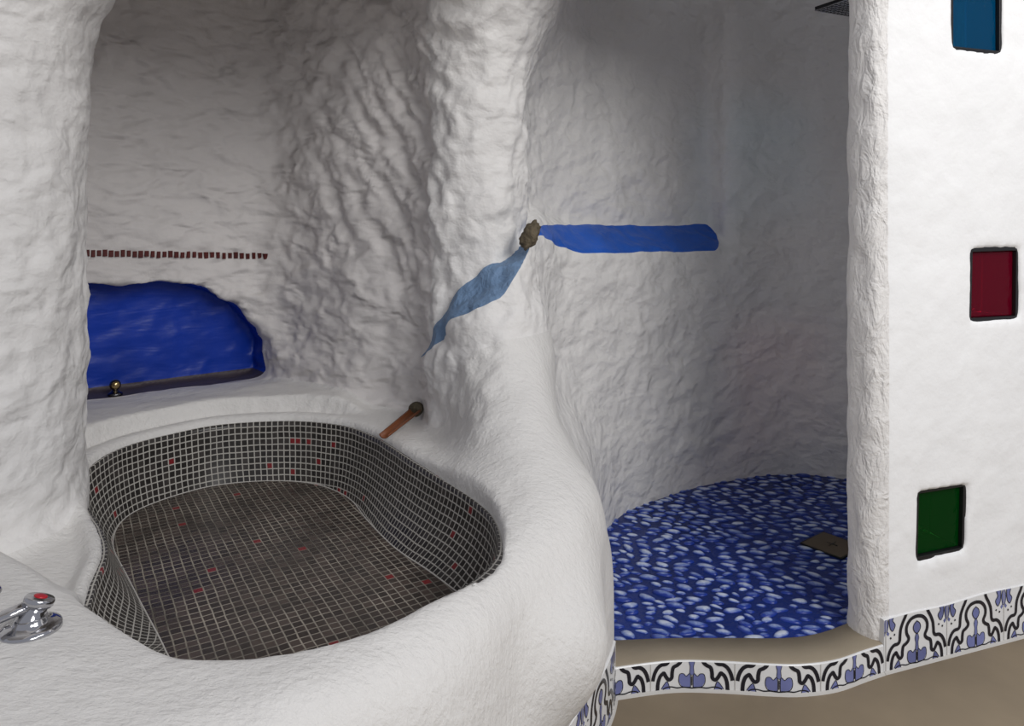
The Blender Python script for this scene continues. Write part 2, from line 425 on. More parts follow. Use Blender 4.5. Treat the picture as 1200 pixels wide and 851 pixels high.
for k, z in enumerate(zs):
    w, s = components(float(z), X, Y, fld)
    kk = .035 + .15 * sst(-.25, .0, X) * sst(1.5, 1.8, Y) + .015 * sst(-.6, -.8, X) * sst(1.9, 1.7, Y)
    d = smin(w, s, kk)
    # niche
    if .5 < z < .96:
        dn = sdpoly(niche_poly, Sx[(np.abs(Sx - .1) < .8)], np.full(1, z, np.float32)) if False else None
    vol[:, :, k] = d
# carve niche and block openings in their own frames
def carve(vol, poly, A, B, nmin, nmax):
    ok = (A > poly[:, 0].min() - .05) & (A < poly[:, 0].max() + .05) & (B > nmin - .05) & (B < nmax + .05)
    I, J = np.nonzero(ok); K = np.nonzero((zs > poly[:, 1].min() - .05) & (zs < poly[:, 1].max() + .05))[0]
    a = A[I, J]; b = B[I, J]
    for k in K:
        d = sdpoly(poly, a, np.full(a.shape, zs[k], np.float32))
        d = np.maximum(np.maximum(d, nmin - b), b - nmax)
        vol[I, J, k] = np.maximum(vol[I, J, k], -d)
carve(vol, niche_poly, Sx, Nn, -.12, .14)
for q in blocks.values(): carve(vol, np.array(q), Ps, Pn, -.1, PT + .1)
# close the solid at the borders
vol[0] = vol[-1] = .005; vol[:, 0] = np.maximum(vol[:, 0], .005); vol[:, -1] = .005; vol[:, :, 0] = .005; vol[:, :, -1] = .005

def surface_nets(v):
    nx, ny, nz = v.shape
    neg = v < 0
    cnt = np.zeros((nx - 1, ny - 1, nz - 1), np.int8)
    for a in (0, 1):
        for b in (0, 1):
            for c in (0, 1): cnt += neg[a:nx - 1 + a, b:ny - 1 + b, c:nz - 1 + c]
    act = (cnt > 0) & (cnt < 8)
    I, J, K = np.nonzero(act); n = len(I)
    idx = np.full(act.shape, -1, np.int32); idx[I, J, K] = np.arange(n)
    acc = np.zeros((n, 3)); num = np.zeros(n)
    corners = [(a, b, c) for a in (0, 1) for b in (0, 1) for c in (0, 1)]
    for p in corners:
        for ax in range(3):
            if p[ax]: continue
            q = list(p); q[ax] = 1
            va = v[I + p[0], J + p[1], K + p[2]].astype(float); vb = v[I + q[0], J + q[1], K + q[2]].astype(float)
            m = (va < 0) != (vb < 0)
            t = np.where(m, va / np.where(m, va - vb, 1), 0)
            pt = np.tile(np.array(p, float), (n, 1)); pt[:, ax] = t
            acc += pt * m[:, None]; num += m
    P = acc / num[:, None] + np.c_[I, J, K]
    quads = []
    for ax in range(3):
        a = np.moveaxis(neg, ax, 0); ch = a[:-1] != a[1:]
        ch = np.moveaxis(ch, 0, ax)
        o1, o2 = [k for k in range(3) if k != ax]
        sl = [slice(None)] * 3; sl[o1] = slice(1, -1); sl[o2] = slice(1, -1)
        e = np.argwhere(ch[tuple(sl)]); e[:, o1] += 1; e[:, o2] += 1
        def c(d1, d2):
            q = e.copy(); q[:, o1] += d1; q[:, o2] += d2
            return idx[q[:, 0], q[:, 1], q[:, 2]]
        q4 = np.c_[c(-1, -1), c(0, -1), c(0, 0), c(-1, 0)]
        flip = neg[e[:, 0], e[:, 1], e[:, 2]]
        if ax == 1: flip = ~flip
        q4[~flip] = q4[~flip][:, ::-1]
        quads.append(q4)
    return P * h + np.array((x0, y0, z0)), np.vstack(quads)
V, Fq = surface_nets(vol)
del vol
tri = np.vstack([Fq[:, [0, 1, 2]], Fq[:, [0, 2, 3]]])
# drop the sides nobody can reach (borders of the solid block)
def vnormals(V, T):
    n = np.cross(V[T[:, 1]] - V[T[:, 0]], V[T[:, 2]] - V[T[:, 0]])
    N = np.zeros_like(V)
    for k in range(3):
        for a in range(3): N[:, a] += np.bincount(T[:, k], weights=n[:, a], minlength=len(V))
    return N / np.maximum(np.linalg.norm(N, axis=1), 1e-12)[:, None]
# one pass of gentle smoothing
for _ in range(2):
    e = np.vstack([Fq[:, [0, 1]], Fq[:, [1, 2]], Fq[:, [2, 3]], Fq[:, [3, 0]]])
    acc = np.zeros_like(V); cn = np.bincount(e[:, 0], minlength=len(V)) + np.bincount(e[:, 1], minlength=len(V))
    for a in range(3): acc[:, a] = np.bincount(e[:, 0], weights=V[e[:, 1], a], minlength=len(V)) + np.bincount(e[:, 1], weights=V[e[:, 0], a], minlength=len(V))
    V = V * .5 + .5 * acc / np.maximum(cn, 1)[:, None]
N = vnormals(V, tri)

def fields_at(V):
    """plan fields sampled bilinearly at the vertices"""
    fx = np.clip((V[:, 0] - x0) / h, 0, len(xs) - 1.001); fy = np.clip((V[:, 1] - y0) / h, 0, len(ys) - 1.001)
    i = fx.astype(int); j = fy.astype(int); a = fx - i; b = fy - j
    out = {}
    for k, A in fld.items():
        out[k] = A[i, j] * (1 - a) * (1 - b) + A[i + 1, j] * a * (1 - b) + A[i, j + 1] * (1 - a) * b + A[i + 1, j + 1] * a * b
    return out
fv = fields_at(V)
wv, sv = components(V[:, 2], V[:, 0], V[:, 1], fv)
is_wall = sst(.0, .06, sv - wv)
x, y, z = V.T
part_pn = (x - PA[0]) * -.33 + (y - PA[1]) * .944; part_s = (x - PA[0]) * DW[0] + (y - PA[1]) * DW[1]
on_part = (part_s > -.03) & (part_pn < PT + .02)
ns = (x - NP[0]) * ND[0] + (y - NP[1]) * ND[1]; nn = (x - NP[0]) * NN[0] + (y - NP[1]) * NN[1]
in_niche = (ns > -.3) & (ns < .6) & (nn > .03) & (nn < .2) & (z > .54) & (z < .93)
# region scalars
wv, sv = components(z, x, y, fv)
sc = {}
sc['surround'] = np.minimum(sv * 0 + (wv - sv) + .0, 1) - .0          # >0 : surround
sc['surround'] = np.where((part_s > -.05) | (x > .6), -1, sc['surround'])
sc['surround'] = np.minimum(sc['surround'], 2.28 - y - 1.2 * np.maximum(x, 0) + 4 * np.maximum(-x, 0))
sc['zsplit'] = z - 2.05                                               # >0 : ceiling
sc['right'] = (x - .55) + np.where(on_part | ((x > 1.4) & (y < 2.3)), 10, -10) * 0
# partition : everything right of a plan line that leaves the shower's right side
sc['right'] = np.minimum(x - .75, (1.75 - .0) + .33 * (x - .9) + .40 - y)
sc['left'] = np.minimum(-.80 - x, 1.93 - y)
sc['ns'] = (x - NP[0]) * ND[0] + (y - NP[1]) * ND[1]; sc['nn'] = (x - NP[0]) * NN[0] + (y - NP[1]) * NN[1]
wob = .004 * fbm(V * 14, 2, 77)
sc['niche'] = np.minimum(-sdpoly(niche_poly, sc['ns'].astype(np.float32), z.astype(np.float32)) + .012, sc['nn'] - .028) + wob * .5
sc['niche'] = np.where(np.abs(sc['ns'] - .15) > .6, -1, sc['niche'])
sc['sill'] = np.minimum(.5660 - z, 1)                                 # inside niche only
# painted ledge : sloping band where lower mass stands proud of the upper wall
sc['ledge'] = np.minimum.reduce([z - fv['ZL'] + .003, np.minimum(fv['ZL'] + .14, 1.094) - z, x + .285, .845 - x + .0 * y, y - 1.85, (fv['sU'] - .007), .056 - np.hypot(np.maximum(x - .79, 0), z - 1.043) + 9 * (x < .79)]) + wob * .4
sc['ledgeside'] = x - .055
sc['jamb'] = .035 - part_s + .003 * fbm(V * 30, 2, 88)
sc['bathside'] = -.235 - x                                             # >0 : wall of the bath alcove
sc['dT'] = fv['dT'].copy()
ex = sc
# plaster relief: big lumps, horizontal trowel waves, sweeping folds overhead
amp = is_wall * np.where(on_part, .18, 1.0) * np.where(in_niche, .45, 1.0) * sst(.1, .22, z)
bath = (x < -.2) & (y > 1.9)
big = fbm(V * np.array((3.2, 3.2, 4.2)), 3, 1)
lump = fbm(V * np.array((8, 8, 13)), 3, 5)
ridge = 1 - np.abs(fbm(V * np.array((7, 7, 12)) + fbm(V * 3, 2, 9)[:, None] * .8, 2, 11)) * 2
qq = x + .58 * np.maximum(0, z - .85) ** 1.35 + .05 * fbm(V * 3, 2, 21)
fold = 1 - np.abs(fbm(np.c_[qq * 17, z * 1.6 + y * 1.5, z * 1.2], 2, 31)) * 2.4
fm = sst(-.85, -.50, x + .3 * (z - 1.3)) * sst(-.10, -.22, x) * sst(.75, 1.15, z) * (y > 1.6)
colm = sst(-.32, -.22, x) * sst(.12, .02, x) * (y > 1.75) * (z > .55)
disp = amp * (.010 * big + .0045 * (1 + 1.2 * bath) * lump + .0055 * (1 + .3 * bath) * ridge + .011 * fold * fm + colm * .014 * fbm(V * np.array((11, 11, 7)), 3, 41))
disp += (1 - is_wall) * sst(.14, .3, z) * .006 * fbm(V * np.array((4, 4, 6)), 2, 51) * sst(.02, .1, np.abs(fv['dT']))
disp += .013 * fbm(V * np.array((13, 13, 9)), 3, 71) * sst(1.62, 1.85, y) * sst(.04, -.03, x) * sst(-.30, -.22, x) * sst(.53, .58, z) * (z < 1.0) * (1 - is_wall)
jam = on_part & (part_s < .02)
disp += np.where(jam, .005 * fbm(V * np.array((20, 20, 12)), 2, 61), 0)
V = V + N * disp[:, None]
N = vnormals(V, tri)
x, y, z = V.T

def split(V, N, T, s, extra):
    """cut a triangle mesh along s = 0; returns (verts, normals, extra, T_neg, T_pos)"""
    st = s[T]; pos = st > 0; c = pos.sum(1)
    Tn = T[c == 0]; Tp = T[c == 3]; mix = T[(c == 1) | (c == 2)]; mc = c[(c == 1) | (c == 2)]
    mp = s[mix] > 0
    odd = np.where(mc == 1, np.argmax(mp, 1), np.argmin(mp, 1))
    r = np.arange(len(mix)); A = mix[r, odd]; B = mix[r, (odd + 1) % 3]; Cc = mix[r, (odd + 2) % 3]
    def cut(a, b):
        lo = np.minimum(a, b); hi = np.maximum(a, b); t = s[lo] / (s[lo] - s[hi]); return lo, hi, np.clip(t, 0, 1)
    l1, h1, t1 = cut(A, B); l2, h2, t2 = cut(A, Cc)
    n0 = len(V)
    def lerp(Q, l, h_, t): return Q[l] + (Q[h_] - Q[l]) * (t[:, None] if Q.ndim > 1 else t)
    V2 = np.vstack([V, lerp(V, l1, h1, t1), lerp(V, l2, h2, t2)]); N2 = np.vstack([N, lerp(N, l1, h1, t1), lerp(N, l2, h2, t2)])
    ex = {k: np.r_[q, lerp(q, l1, h1, t1), lerp(q, l2, h2, t2)] for k, q in extra.items()}
    P1 = n0 + r; P2 = n0 + len(mix) + r
    solo = np.c_[A, P1, P2]; duo = np.vstack([np.c_[P1, B, Cc], np.c_[P1, Cc, P2]])
    onepos = mc == 1; d2 = np.r_[onepos, onepos]
    Tp = np.vstack([Tp, solo[onepos], duo[~d2]]); Tn = np.vstack([Tn, solo[~onepos], duo[d2]])
    return V2, N2, ex, Tn, Tp

def compact(V, N, T, name, mat, parent=None):
    u, inv = np.unique(T, return_inverse=True)
    n = N[u]; n = n / np.maximum(np.linalg.norm(n, axis=1), 1e-9)[:, None]
    return mesh_obj(name, V[u], inv.reshape(T.shape), mat, parent, True, n)
def keep(T, V):
    c = V[T].mean(1); m = (c[:, 2] > .004) & (c[:, 2] < z1 - .03) & (c[:, 1] < y1 - .03) & (c[:, 0] > x0 + .03) & (c[:, 0] < x1 - .03) & (c[:, 1] > y0 + .03)
    return T[m | True]
cz = V[tri].mean(1)
T0 = tri[(cz[:, 2] > -.006) & (cz[:, 1] < y1 - .05) & (cz[:, 0] > x0 + .03) & (cz[:, 0] < x1 - .03)]
V, N, ex, Tw, Tsur = split(V, N, T0, ex['surround'], ex)
V, N, ex, Tw, Tright = split(V, N, Tw, ex['right'], ex)
V, N, ex, Tw, Tleft = split(V, N, Tw, ex['left'], ex)
V, N, ex, Tw, Tceil = split(V, N, Tw, ex['zsplit'], ex)
V, N, ex, Tw, Tniche = split(V, N, Tw, ex['niche'], ex)
V, N, ex, Tnb, Tsill = split(V, N, Tniche, ex['sill'], ex)
V, N, ex, Tw, Tledge = split(V, N, Tw, ex['ledge'], ex)
V, N, ex, Tlp, Tlb = split(V, N, Tledge, ex['ledgeside'], ex)
V, N, ex, Tw, Tbath = split(V, N, Tw, ex['bathside'], ex)

V, N, ex, Tra, Trb = split(V, N, Tright, ex['jamb'], ex)
wall_right = tag(compact(V, N, np.vstack([Tra, Trb]), 'wall_right', [M['partition'], M['jamb']]), 'white partition wall with three coloured glass blocks, right of the shower opening', 'wall', kind='structure')
wall_right.data.polygons.foreach_set('material_index', np.r_[np.zeros(len(Tra)), np.ones(len(Trb))].astype(np.int32)[:len(wall_right.data.polygons)])
wall_left = tag(compact(V, N, Tleft, 'wall_left', M['wall']), 'rounded white plaster pillar at the left edge in front of the bath alcove', 'wall', kind='structure')
ceiling = tag(compact(V, N, Tceil, 'ceiling', M['wall']), 'vaulted plaster ceiling over the alcoves', 'ceiling', kind='structure')
wall_bath = tag(compact(V, N, Tbath, 'wall_back', M['bathwall']), 'curved white plaster wall, toned grey for shade, behind the sunken mosaic bath', 'wall', kind='structure')
wall_shower = tag(compact(V, N, Tw, 'wall_middle', M['wall']), 'white plaster divider and curved wall enclosing the shower', 'wall', kind='structure')
o = compact(V, N, Tnb, 'niche', M['blue'], wall_bath); o['label'] = 'cobalt blue painted niche'
o = compact(V, N, Tsill, 'niche_sill', M['sill'], wall_bath); o['label'] = 'dark grey niche sill'
o = compact(V, N, Tlb, 'ledge', M['blue_ledge'], wall_shower); o['label'] = 'bright blue painted ledge'
o = compact(V, N, Tlp, 'ledge', M['paleblue'], wall_shower); o['label'] = 'worn pale blue curved ledge'

bath_root = tag(empty('bathtub', (-.5, 1.6, 0)), 'sunken bath lined in black mosaic tiles within a broad white plaster surround', 'bathtub')
def under(o, root):
    o.parent = root; o.matrix_parent_inverse = Matrix.Translation(-Vector(root.location)); return o
under(compact(V, N, Tsur, 'surround', M['surround']), bath_root)

# ------------------------------------------------------------------ bath lining
nR = 260
T_r = resample(TUB, nR); F_r = resample(FLO, nR)
cT = T_r.mean(0)
# match both rings by angle about the middle of the basin
def ring_by_angle(P, c, n):
    P = resample(P, 2000); a = np.unwrap(np.arctan2(P[:, 1] - c[1], P[:, 0] - c[0]))
    if a[-1] < a[0]: P = P[::-1]; a = np.unwrap(np.arctan2(P[:, 1] - c[1], P[:, 0] - c[0]))
    a0 = a[0]; aa = np.r_[a, a[0] + 2 * np.pi]; PP = np.vstack([P, P[:1]])
    o = np.argsort(aa); t = np.linspace(-np.pi, np.pi, n, endpoint=False)
    t = (t - a0) % (2 * np.pi) + a0
    return np.c_[np.interp(t, aa[o], PP[o, 0]), np.interp(t, aa[o], PP[o, 1])]
cc = np.array((-.48, 1.62))
A_ = ring_by_angle(TUB, cc, nR); B_ = ring_by_angle(FLO, cc, nR)
def inset(P, d):  # rings run counter-clockwise
    t = np.roll(P, -1, 0) - np.roll(P, 1, 0); n = np.c_[-t[:, 1], t[:, 0]]; n /= np.linalg.norm(n, axis=1)[:, None]
    return P + n * d
_sd = sdpoly(TUB, B_[:, 0].astype(np.float32), B_[:, 1].astype(np.float32))
_mv = np.clip(_sd + .028, 0, .3); B_ = B_ + (cc - B_) / np.linalg.norm(cc - B_, axis=1)[:, None] * (_mv * 1.25)[:, None]
T2 = sdpoly(TUB, A_[:, 0].astype(np.float32), A_[:, 1].astype(np.float32))
zt = np.array([float(ztop(np.float64(p[0]), np.float64(p[1]), 0.0)) for p in A_])
prof = []
NS = 14
rings = [(inset(A_, -.014), zt - .0205)]
for k in range(NS + 1):
    t = k / NS
    w = (.25 * t + .75 * t ** 2.2)
    P = inset(A_, .006) * (1 - w) + B_ * w
    zz = (zt - .0195) * (1 - t) + flo * t
    rings.append((P, zz))
verts = []; uvs = []
uarc = np.r_[0, np.cumsum(np.linalg.norm(np.diff(np.vstack([A_, A_[:1]]), axis=0), axis=1))]
per = round(uarc[-1] / .0178) * .0178; uarc = uarc / uarc[-1] * per
dep = np.zeros(nR); prev = None; deps = []
for P, zz in rings:
    c3 = np.c_[P, zz]
    if prev is not None: dep = dep + np.linalg.norm(c3 - prev, axis=1)
    prev = c3; verts.append(c3); deps.append(dep.copy())
nrg = len(rings); tot = deps[-1].mean()
verts = np.vstack(verts); fc = []; fu = []
for i in range(nrg - 1):
    for k in range(nR):
        k2 = (k + 1) % nR
        fc.append((i * nR + k, i * nR + k2, (i + 1) * nR + k2, (i + 1) * nR + k)[::-1])
        d0 = deps[i]; d1 = deps[i + 1]
        fu.append([(uarc[k], d0[k]), (uarc[k + 1], d0[k2]), (uarc[k + 1], d1[k2]), (uarc[k], d1[k])][::-1])
lin = mesh_obj('basin_wall', verts, fc, M['mosaic_wall'])
uvl = lin.data.uv_layers.new(name='UV'); uvl.data.foreach_set('uv', np.array(fu, dtype=np.float32).ravel())
# normals must look into the basin
def face_into(o, pt):
    me = o.data; p = me.polygons[len(me.polygons) // 2]
    if p.normal.dot(Vector(pt) - p.center) < 0: me.flip_normals()
face_into(lin, (-.48, 1.62, .45)); under(lin, bath_root)
Bf = rings[-1][0]; ca = math.radians(-58)
NB = 16; vv = []; ff = []
for j in range(NB + 1):
    t = 1 - j / NB
    for p in Bf: 
        q = cc + (p - cc) * max(t, .002) * (1.02 if j == 0 else 1)
        vv.append((q[0], q[1], flo + .001 + .0015 * math.sin(q[0] * 19) * math.sin(q[1] * 17) * (1 if j else 0)))
for j in range(NB):
    for k in range(nR):
        k2 = (k + 1) % nR; ff.append((j * nR + k, j * nR + k2, (j + 1) * nR + k2, (j + 1) * nR + k))
bf = mesh_obj('basin_floor', vv, ff, M['mosaic_floor']); bf['label'] = 'brown-black mosaic basin floor with fine grout lines'
va = np.array(vv); lx = va[:, 0] * math.cos(ca) + va[:, 1] * math.sin(ca); ly = -va[:, 0] * math.sin(ca) + va[:, 1] * math.cos(ca)
uvl = bf.data.uv_layers.new(name='UV')
li = np.empty(len(bf.data.loops), np.int32); bf.data.loops.foreach_get('vertex_index', li)
uvl.data.foreach_set('uv', np.c_[lx[li], ly[li]].astype(np.float32).ravel())
face_into(bf, (-.48, 1.62, 3)); under(bf, bath_root)
# white bead of grout where wall meets floor
g_ = MB(); pts = [(p[0], p[1], flo + .0012) for p in resample(B_, 200)]; pts.append(pts[0])
g_.tube(pts, .0017, 6)
bead = g_.obj('grout_bead', M['grout']); under(bead, bath_root)

# ------------------------------------------------------------------ floors
fl = MB()
xsf = np.linspace(-4.5, 4.5, 46); ysf = np.linspace(-2.5, 3.6, 32)
v = [(a, b, 0) for a in xsf for b in ysf]; f = [(i * 32 + j, (i + 1) * 32 + j, (i + 1) * 32 + j + 1, i * 32 + j + 1) for i in range(45) for j in range(31)]
fl.add(v, f)
b4 = [(-4.5, -2.5, -.1), (4.5, -2.5, -.1), (4.5, 3.6, -.1), (-4.5, 3.6, -.1)]; fl.add(b4, [(3, 2, 1, 0)])
tag(fl.obj('floor', M['concrete']), 'tan brown polished concrete floor', 'floor', kind='structure')

SZ = .073
front = catmull([(.20, 1.665), (.237, 1.679), (.372, 1.706), (.481, 1.705), (.60, 1.694), (.672, 1.692), (.76, 1.708), (.851, 1.748), (.93, 1.781)], 6)
back = catmull([(.20, 1.79), (.25, 1.787), (.40, 1.797), (.55, 1.797), (.675, 1.797), (.77, 1.818), (.873, 1.869), (.93, 1.90)], 6)
front = resample(front, 60, False); back = resample(back, 60, False)
def slab(name, A, B, za, zb, mat, rounding=.008):
    mb = MB(); n = len(A); prof = []
    R = rounding
    rows = [(A, 0, za), (A, 0, zb - R), (A, R * .3, zb - R * .3), (A, R, zb), (B, 0, zb), (B, 0, za)]
    v = []
    for P, off, z_ in rows:
        for k in range(n):
            q = P[k] + (B[k] - A[k]) / np.linalg.norm(B[k] - A[k]) * off if P is A else P[k]
            v.append((q[0], q[1], z_))
    f = [(i * n + k, i * n + k + 1, (i + 1) * n + k + 1, (i + 1) * n + k) for i in range(len(rows) - 1) for k in range(n - 1)]
    f.append(tuple(i * n for i in range(len(rows)))); f.append(tuple(i * n + n - 1 for i in reversed(range(len(rows)))))
    mb.add(v, f); return mb.obj(name, mat)
inner = front + (back - front) * .02
tread = slab('step', inner, back, .0, SZ, M['tread'], .006)
tag(tread, 'low curved tan concrete step at the shower entrance', 'step', kind='structure')

# shower floor: painted cement slab with pebbles set into it
b2 = back + (back - front) / np.linalg.norm(back - front, axis=1)[:, None] * .002
sf_out = [tuple(p) for p in b2] + [(1.2, 2.05), (1.66, 2.2), (1.72, 2.4), (1.6, 2.8), (1.4, 3.0), (1.15, 3.06), (.8, 2.95), (.5, 2.75), (.25, 2.55), (.15, 2.3), (.15, 1.85)]
SF = .062
def prism(poly, za, zb):
    n = len(poly); v = [(p[0], p[1], za) for p in poly] + [(p[0], p[1], zb) for p in poly]
    return v, [tuple(reversed(range(n))), tuple(range(n, 2 * n))] + [(i, (i + 1) % n, n + (i + 1) % n, n + i) for i in range(n)]
mb = MB(); mb.add(*prism(sf_out, .001, SF)); 
sfo = mb.obj('shower_floor', M['bluegrout'], smooth=False); tag(sfo, 'deep blue shower floor set with worn pale pebbles', 'floor', kind='structure')
sfp = np.array(sf_out)
DR_C = np.array(at(975, 640, SF)); 
da = np.array((.80, .60)); db = np.array((-.60, .80)); DS = .066
rng = np.random.RandomState(11)
# Poisson-like scatter
pts = []; cell = {}
def okp(p, r):
    ci, cj = int(p[0] / .03), int(p[1] / .03)
    for a in range(ci - 2, ci + 3):
        for b in range(cj - 2, cj + 3):
            for q in cell.get((a, b), ()):
                dx = (p[0] - q[0]); dy = (p[1] - q[1])
                # wider apart along their length
                e = dx * .96 - dy * .28; g = dx * .28 + dy * .96
                if (e / 1.55) ** 2 + (g / .82) ** 2 < ((r + q[2]) ** 2) * 1.25: return False
    return True
cand = np.c_[rng.uniform(.15, 1.72, 60000), rng.uniform(1.75, 3.08, 60000)]
ins = sdpoly(sfp, cand[:, 0].astype(np.float32), cand[:, 1].astype(np.float32)) < -.012
cand = cand[ins]
for i, p in enumerate(cand):
    r = rng.uniform(.0125, .0185) if i < 9000 else .0100
    u = abs(np.dot(p - DR_C, da)); w = abs(np.dot(p - DR_C, db))
    if max(u, w) < DS + r: continue
    if okp(p, r):
        pts.append((p[0], p[1], r)); cell.setdefault((int(p[0] / .03), int(p[1] / .03)), []).append((p[0], p[1], r))
pv = []; pf = []; wear = []; sides = 12
prs = [(1.0, -.2), (.98, .25), (.82, .62), (.5, .9), (.2, 1.0)]
for (a, b, r) in pts:
    an = rng.normal(-.28, .35); el = rng.uniform(1.35, 2.05); hgt = rng.uniform(.3, .5) * r
    ca_, sa_ = math.cos(an), math.sin(an); o_ = len(pv)
    lob = rng.uniform(-.13, .13, 3); ph = rng.uniform(0, 6.28, 3); wr = rng.uniform(-.34, .22)
    for (rr, hh) in prs:
        for k in range(sides):
            t = 2 * math.pi * k / sides
            R = r * rr * (1 + lob[0] * math.cos(2 * t + ph[0]) + lob[1] * math.cos(3 * t + ph[1]))
            u = R * math.cos(t) * el * .92; w = R * math.sin(t) * .78
            pv.append((a + u * ca_ - w * sa_, b + u * sa_ + w * ca_, SF + hh * hgt)); wear.append(min(1, max(0, hh * .85 + wr)))
    pv.append((a, b, SF + 1.02 * hgt)); wear.append(min(1, max(0, .85 + wr)))
    for i in range(len(prs) - 1):
        for k in range(sides):
            pf.append((o_ + i * sides + k, o_ + i * sides + (k + 1) % sides, o_ + (i + 1) * sides + (k + 1) % sides, o_ + (i + 1) * sides + k))
    L_ = o_ + (len(prs) - 1) * sides
    for k in range(sides): pf.append((L_ + k, L_ + (k + 1) % sides, o_ + len(prs) * sides))
peb = mesh_obj('pebbles', pv, pf, M['pebble'], sfo)
att = peb.data.attributes.new('wear', 'FLOAT', 'POINT'); att.data.foreach_set('value', np.array(wear, dtype=np.float32))
tag(peb, kind='stuff')
print('PEBBLES', len(pts))
mb = MB(); q = [DR_C + da * DS * sx + db * DS * sy for sx, sy in ((-1, -1), (1, -1), (1, 1), (-1, 1))]
mb.add(*prism([p - DR_C for p in q], 0, .006))
dr = tag(mb.obj('drain_cover', M['drain'], smooth=False, loc=None), 'square brown drain cover set diagonally into the blue pebble floor', 'drain cover'); dr.location = (DR_C[0], DR_C[1], SF)
soften(dr, .0015, 2)
fr = MB()
for i in range(4):
    a = (q[i] - DR_C) * 1.03; b = (q[(i + 1) % 4] - DR_C) * 1.03; fr.tube([(a[0], a[1], .003), (b[0], b[1], .003)], .003, 8)
frame = fr.obj('rim', M['blackframe'], dr)
fr = MB()
for i in range(2):
    p = (db if i else da) * .018
    fr.tube([(-p[0], -p[1], .0065), (p[0], p[1], .0065)], .0016, 6)
fr.obj('lift_slot', M['blackframe'], dr)

# ------------------------------------------------------------------ patterned skirting tiles
def arc_map(path):
    p = np.array(path); L = np.r_[0, np.cumsum(np.linalg.norm(np.diff(p, axis=0), axis=1))]
    t = np.gradient(p, axis=0); t /= np.linalg.norm(t, axis=1)[:, None]
    nrm = np.c_[t[:, 1], -t[:, 0]]          # right-hand side of travel = towards the room
    def f(u, out):
        u = min(max(u, 0), L[-1])
        a = np.array((np.interp(u, L, p[:, 0]), np.interp(u, L, p[:, 1]))); n = np.array((np.interp(u, L, nrm[:, 0]), np.interp(u, L, nrm[:, 1])))
        return a + n / np.linalg.norm(n) * out
    return f, L[-1]
W = .2
inner_arch = [(.083, .004), (.0815, .022), (.0765, .036), (.070, .042), (.067, .043), (.061, .033), (.055, .027), (.048, .031), (.047, .043), (.044, .055), (.035, .060), (.028, .066), (.027, .073), (.033, .084), (.034, .098), (.028, .110), (.016, .119), (0, .122)]
outer_arch = [(.0945, .027), (.0905, .043), (.083, .056), (.073, .063), (.062, .064), (.056, .070), (.0545, .085), (.052, .100), (.045, .115), (.037, .128), (.033, .139)]
low_line = [(.0, .006), (.02, .008), (.035, .007), (.05, .010), (.062, .009), (.07, .005)]
def sm(p, n=4): return catmull(p, n)
shapes_blue = []      # filled polygons in half-motif coordinates
petal = [(.003, .008), (.024, .010), (.031, .022), (.029, .038), (.020, .040), (.013, .034), (.006, .040), (.003, .034)]
bud = [(0, .078), (.007, .083), (.012, .093), (.009, .103), (0, .110)]
stem = [(0, .036), (.005, .040), (.004, .056), (.0065, .068), (.002, .079), (0, .079)]
tri_ = [(.052, .004), (.058, .022), (.064, .020), (.074, .006)]
hang = [(.100, .139), (.097, .139), (.092, .120), (.096, .100), (.100, .098)]
hang2 = [(.090, .139), (.074, .139), (.078, .124), (.070, .112), (.078, .098), (.086, .106), (.089, .120)]
hang3 = [(.098, .094), (.092, .088), (.088, .094), (.094, .100)]
shapes_blue = [petal, bud, stem, tri_, hang, hang2, hang3]
ink_lines = [(inner_arch, .0088), (outer_arch, .0088), (low_line, .003), (petal + petal[:1], .0016), (bud + [(0, .110)], .0022), (stem, .0012), (hang2 + hang2[:1], .0020), (hang, .0016), (tri_, .0016),
             ([(.0, .012), (.0, .034)], .0022), ([(.086, .084), (.083, .080)], .0045), ([(.074, .090), (.071, .087)], .0045)]
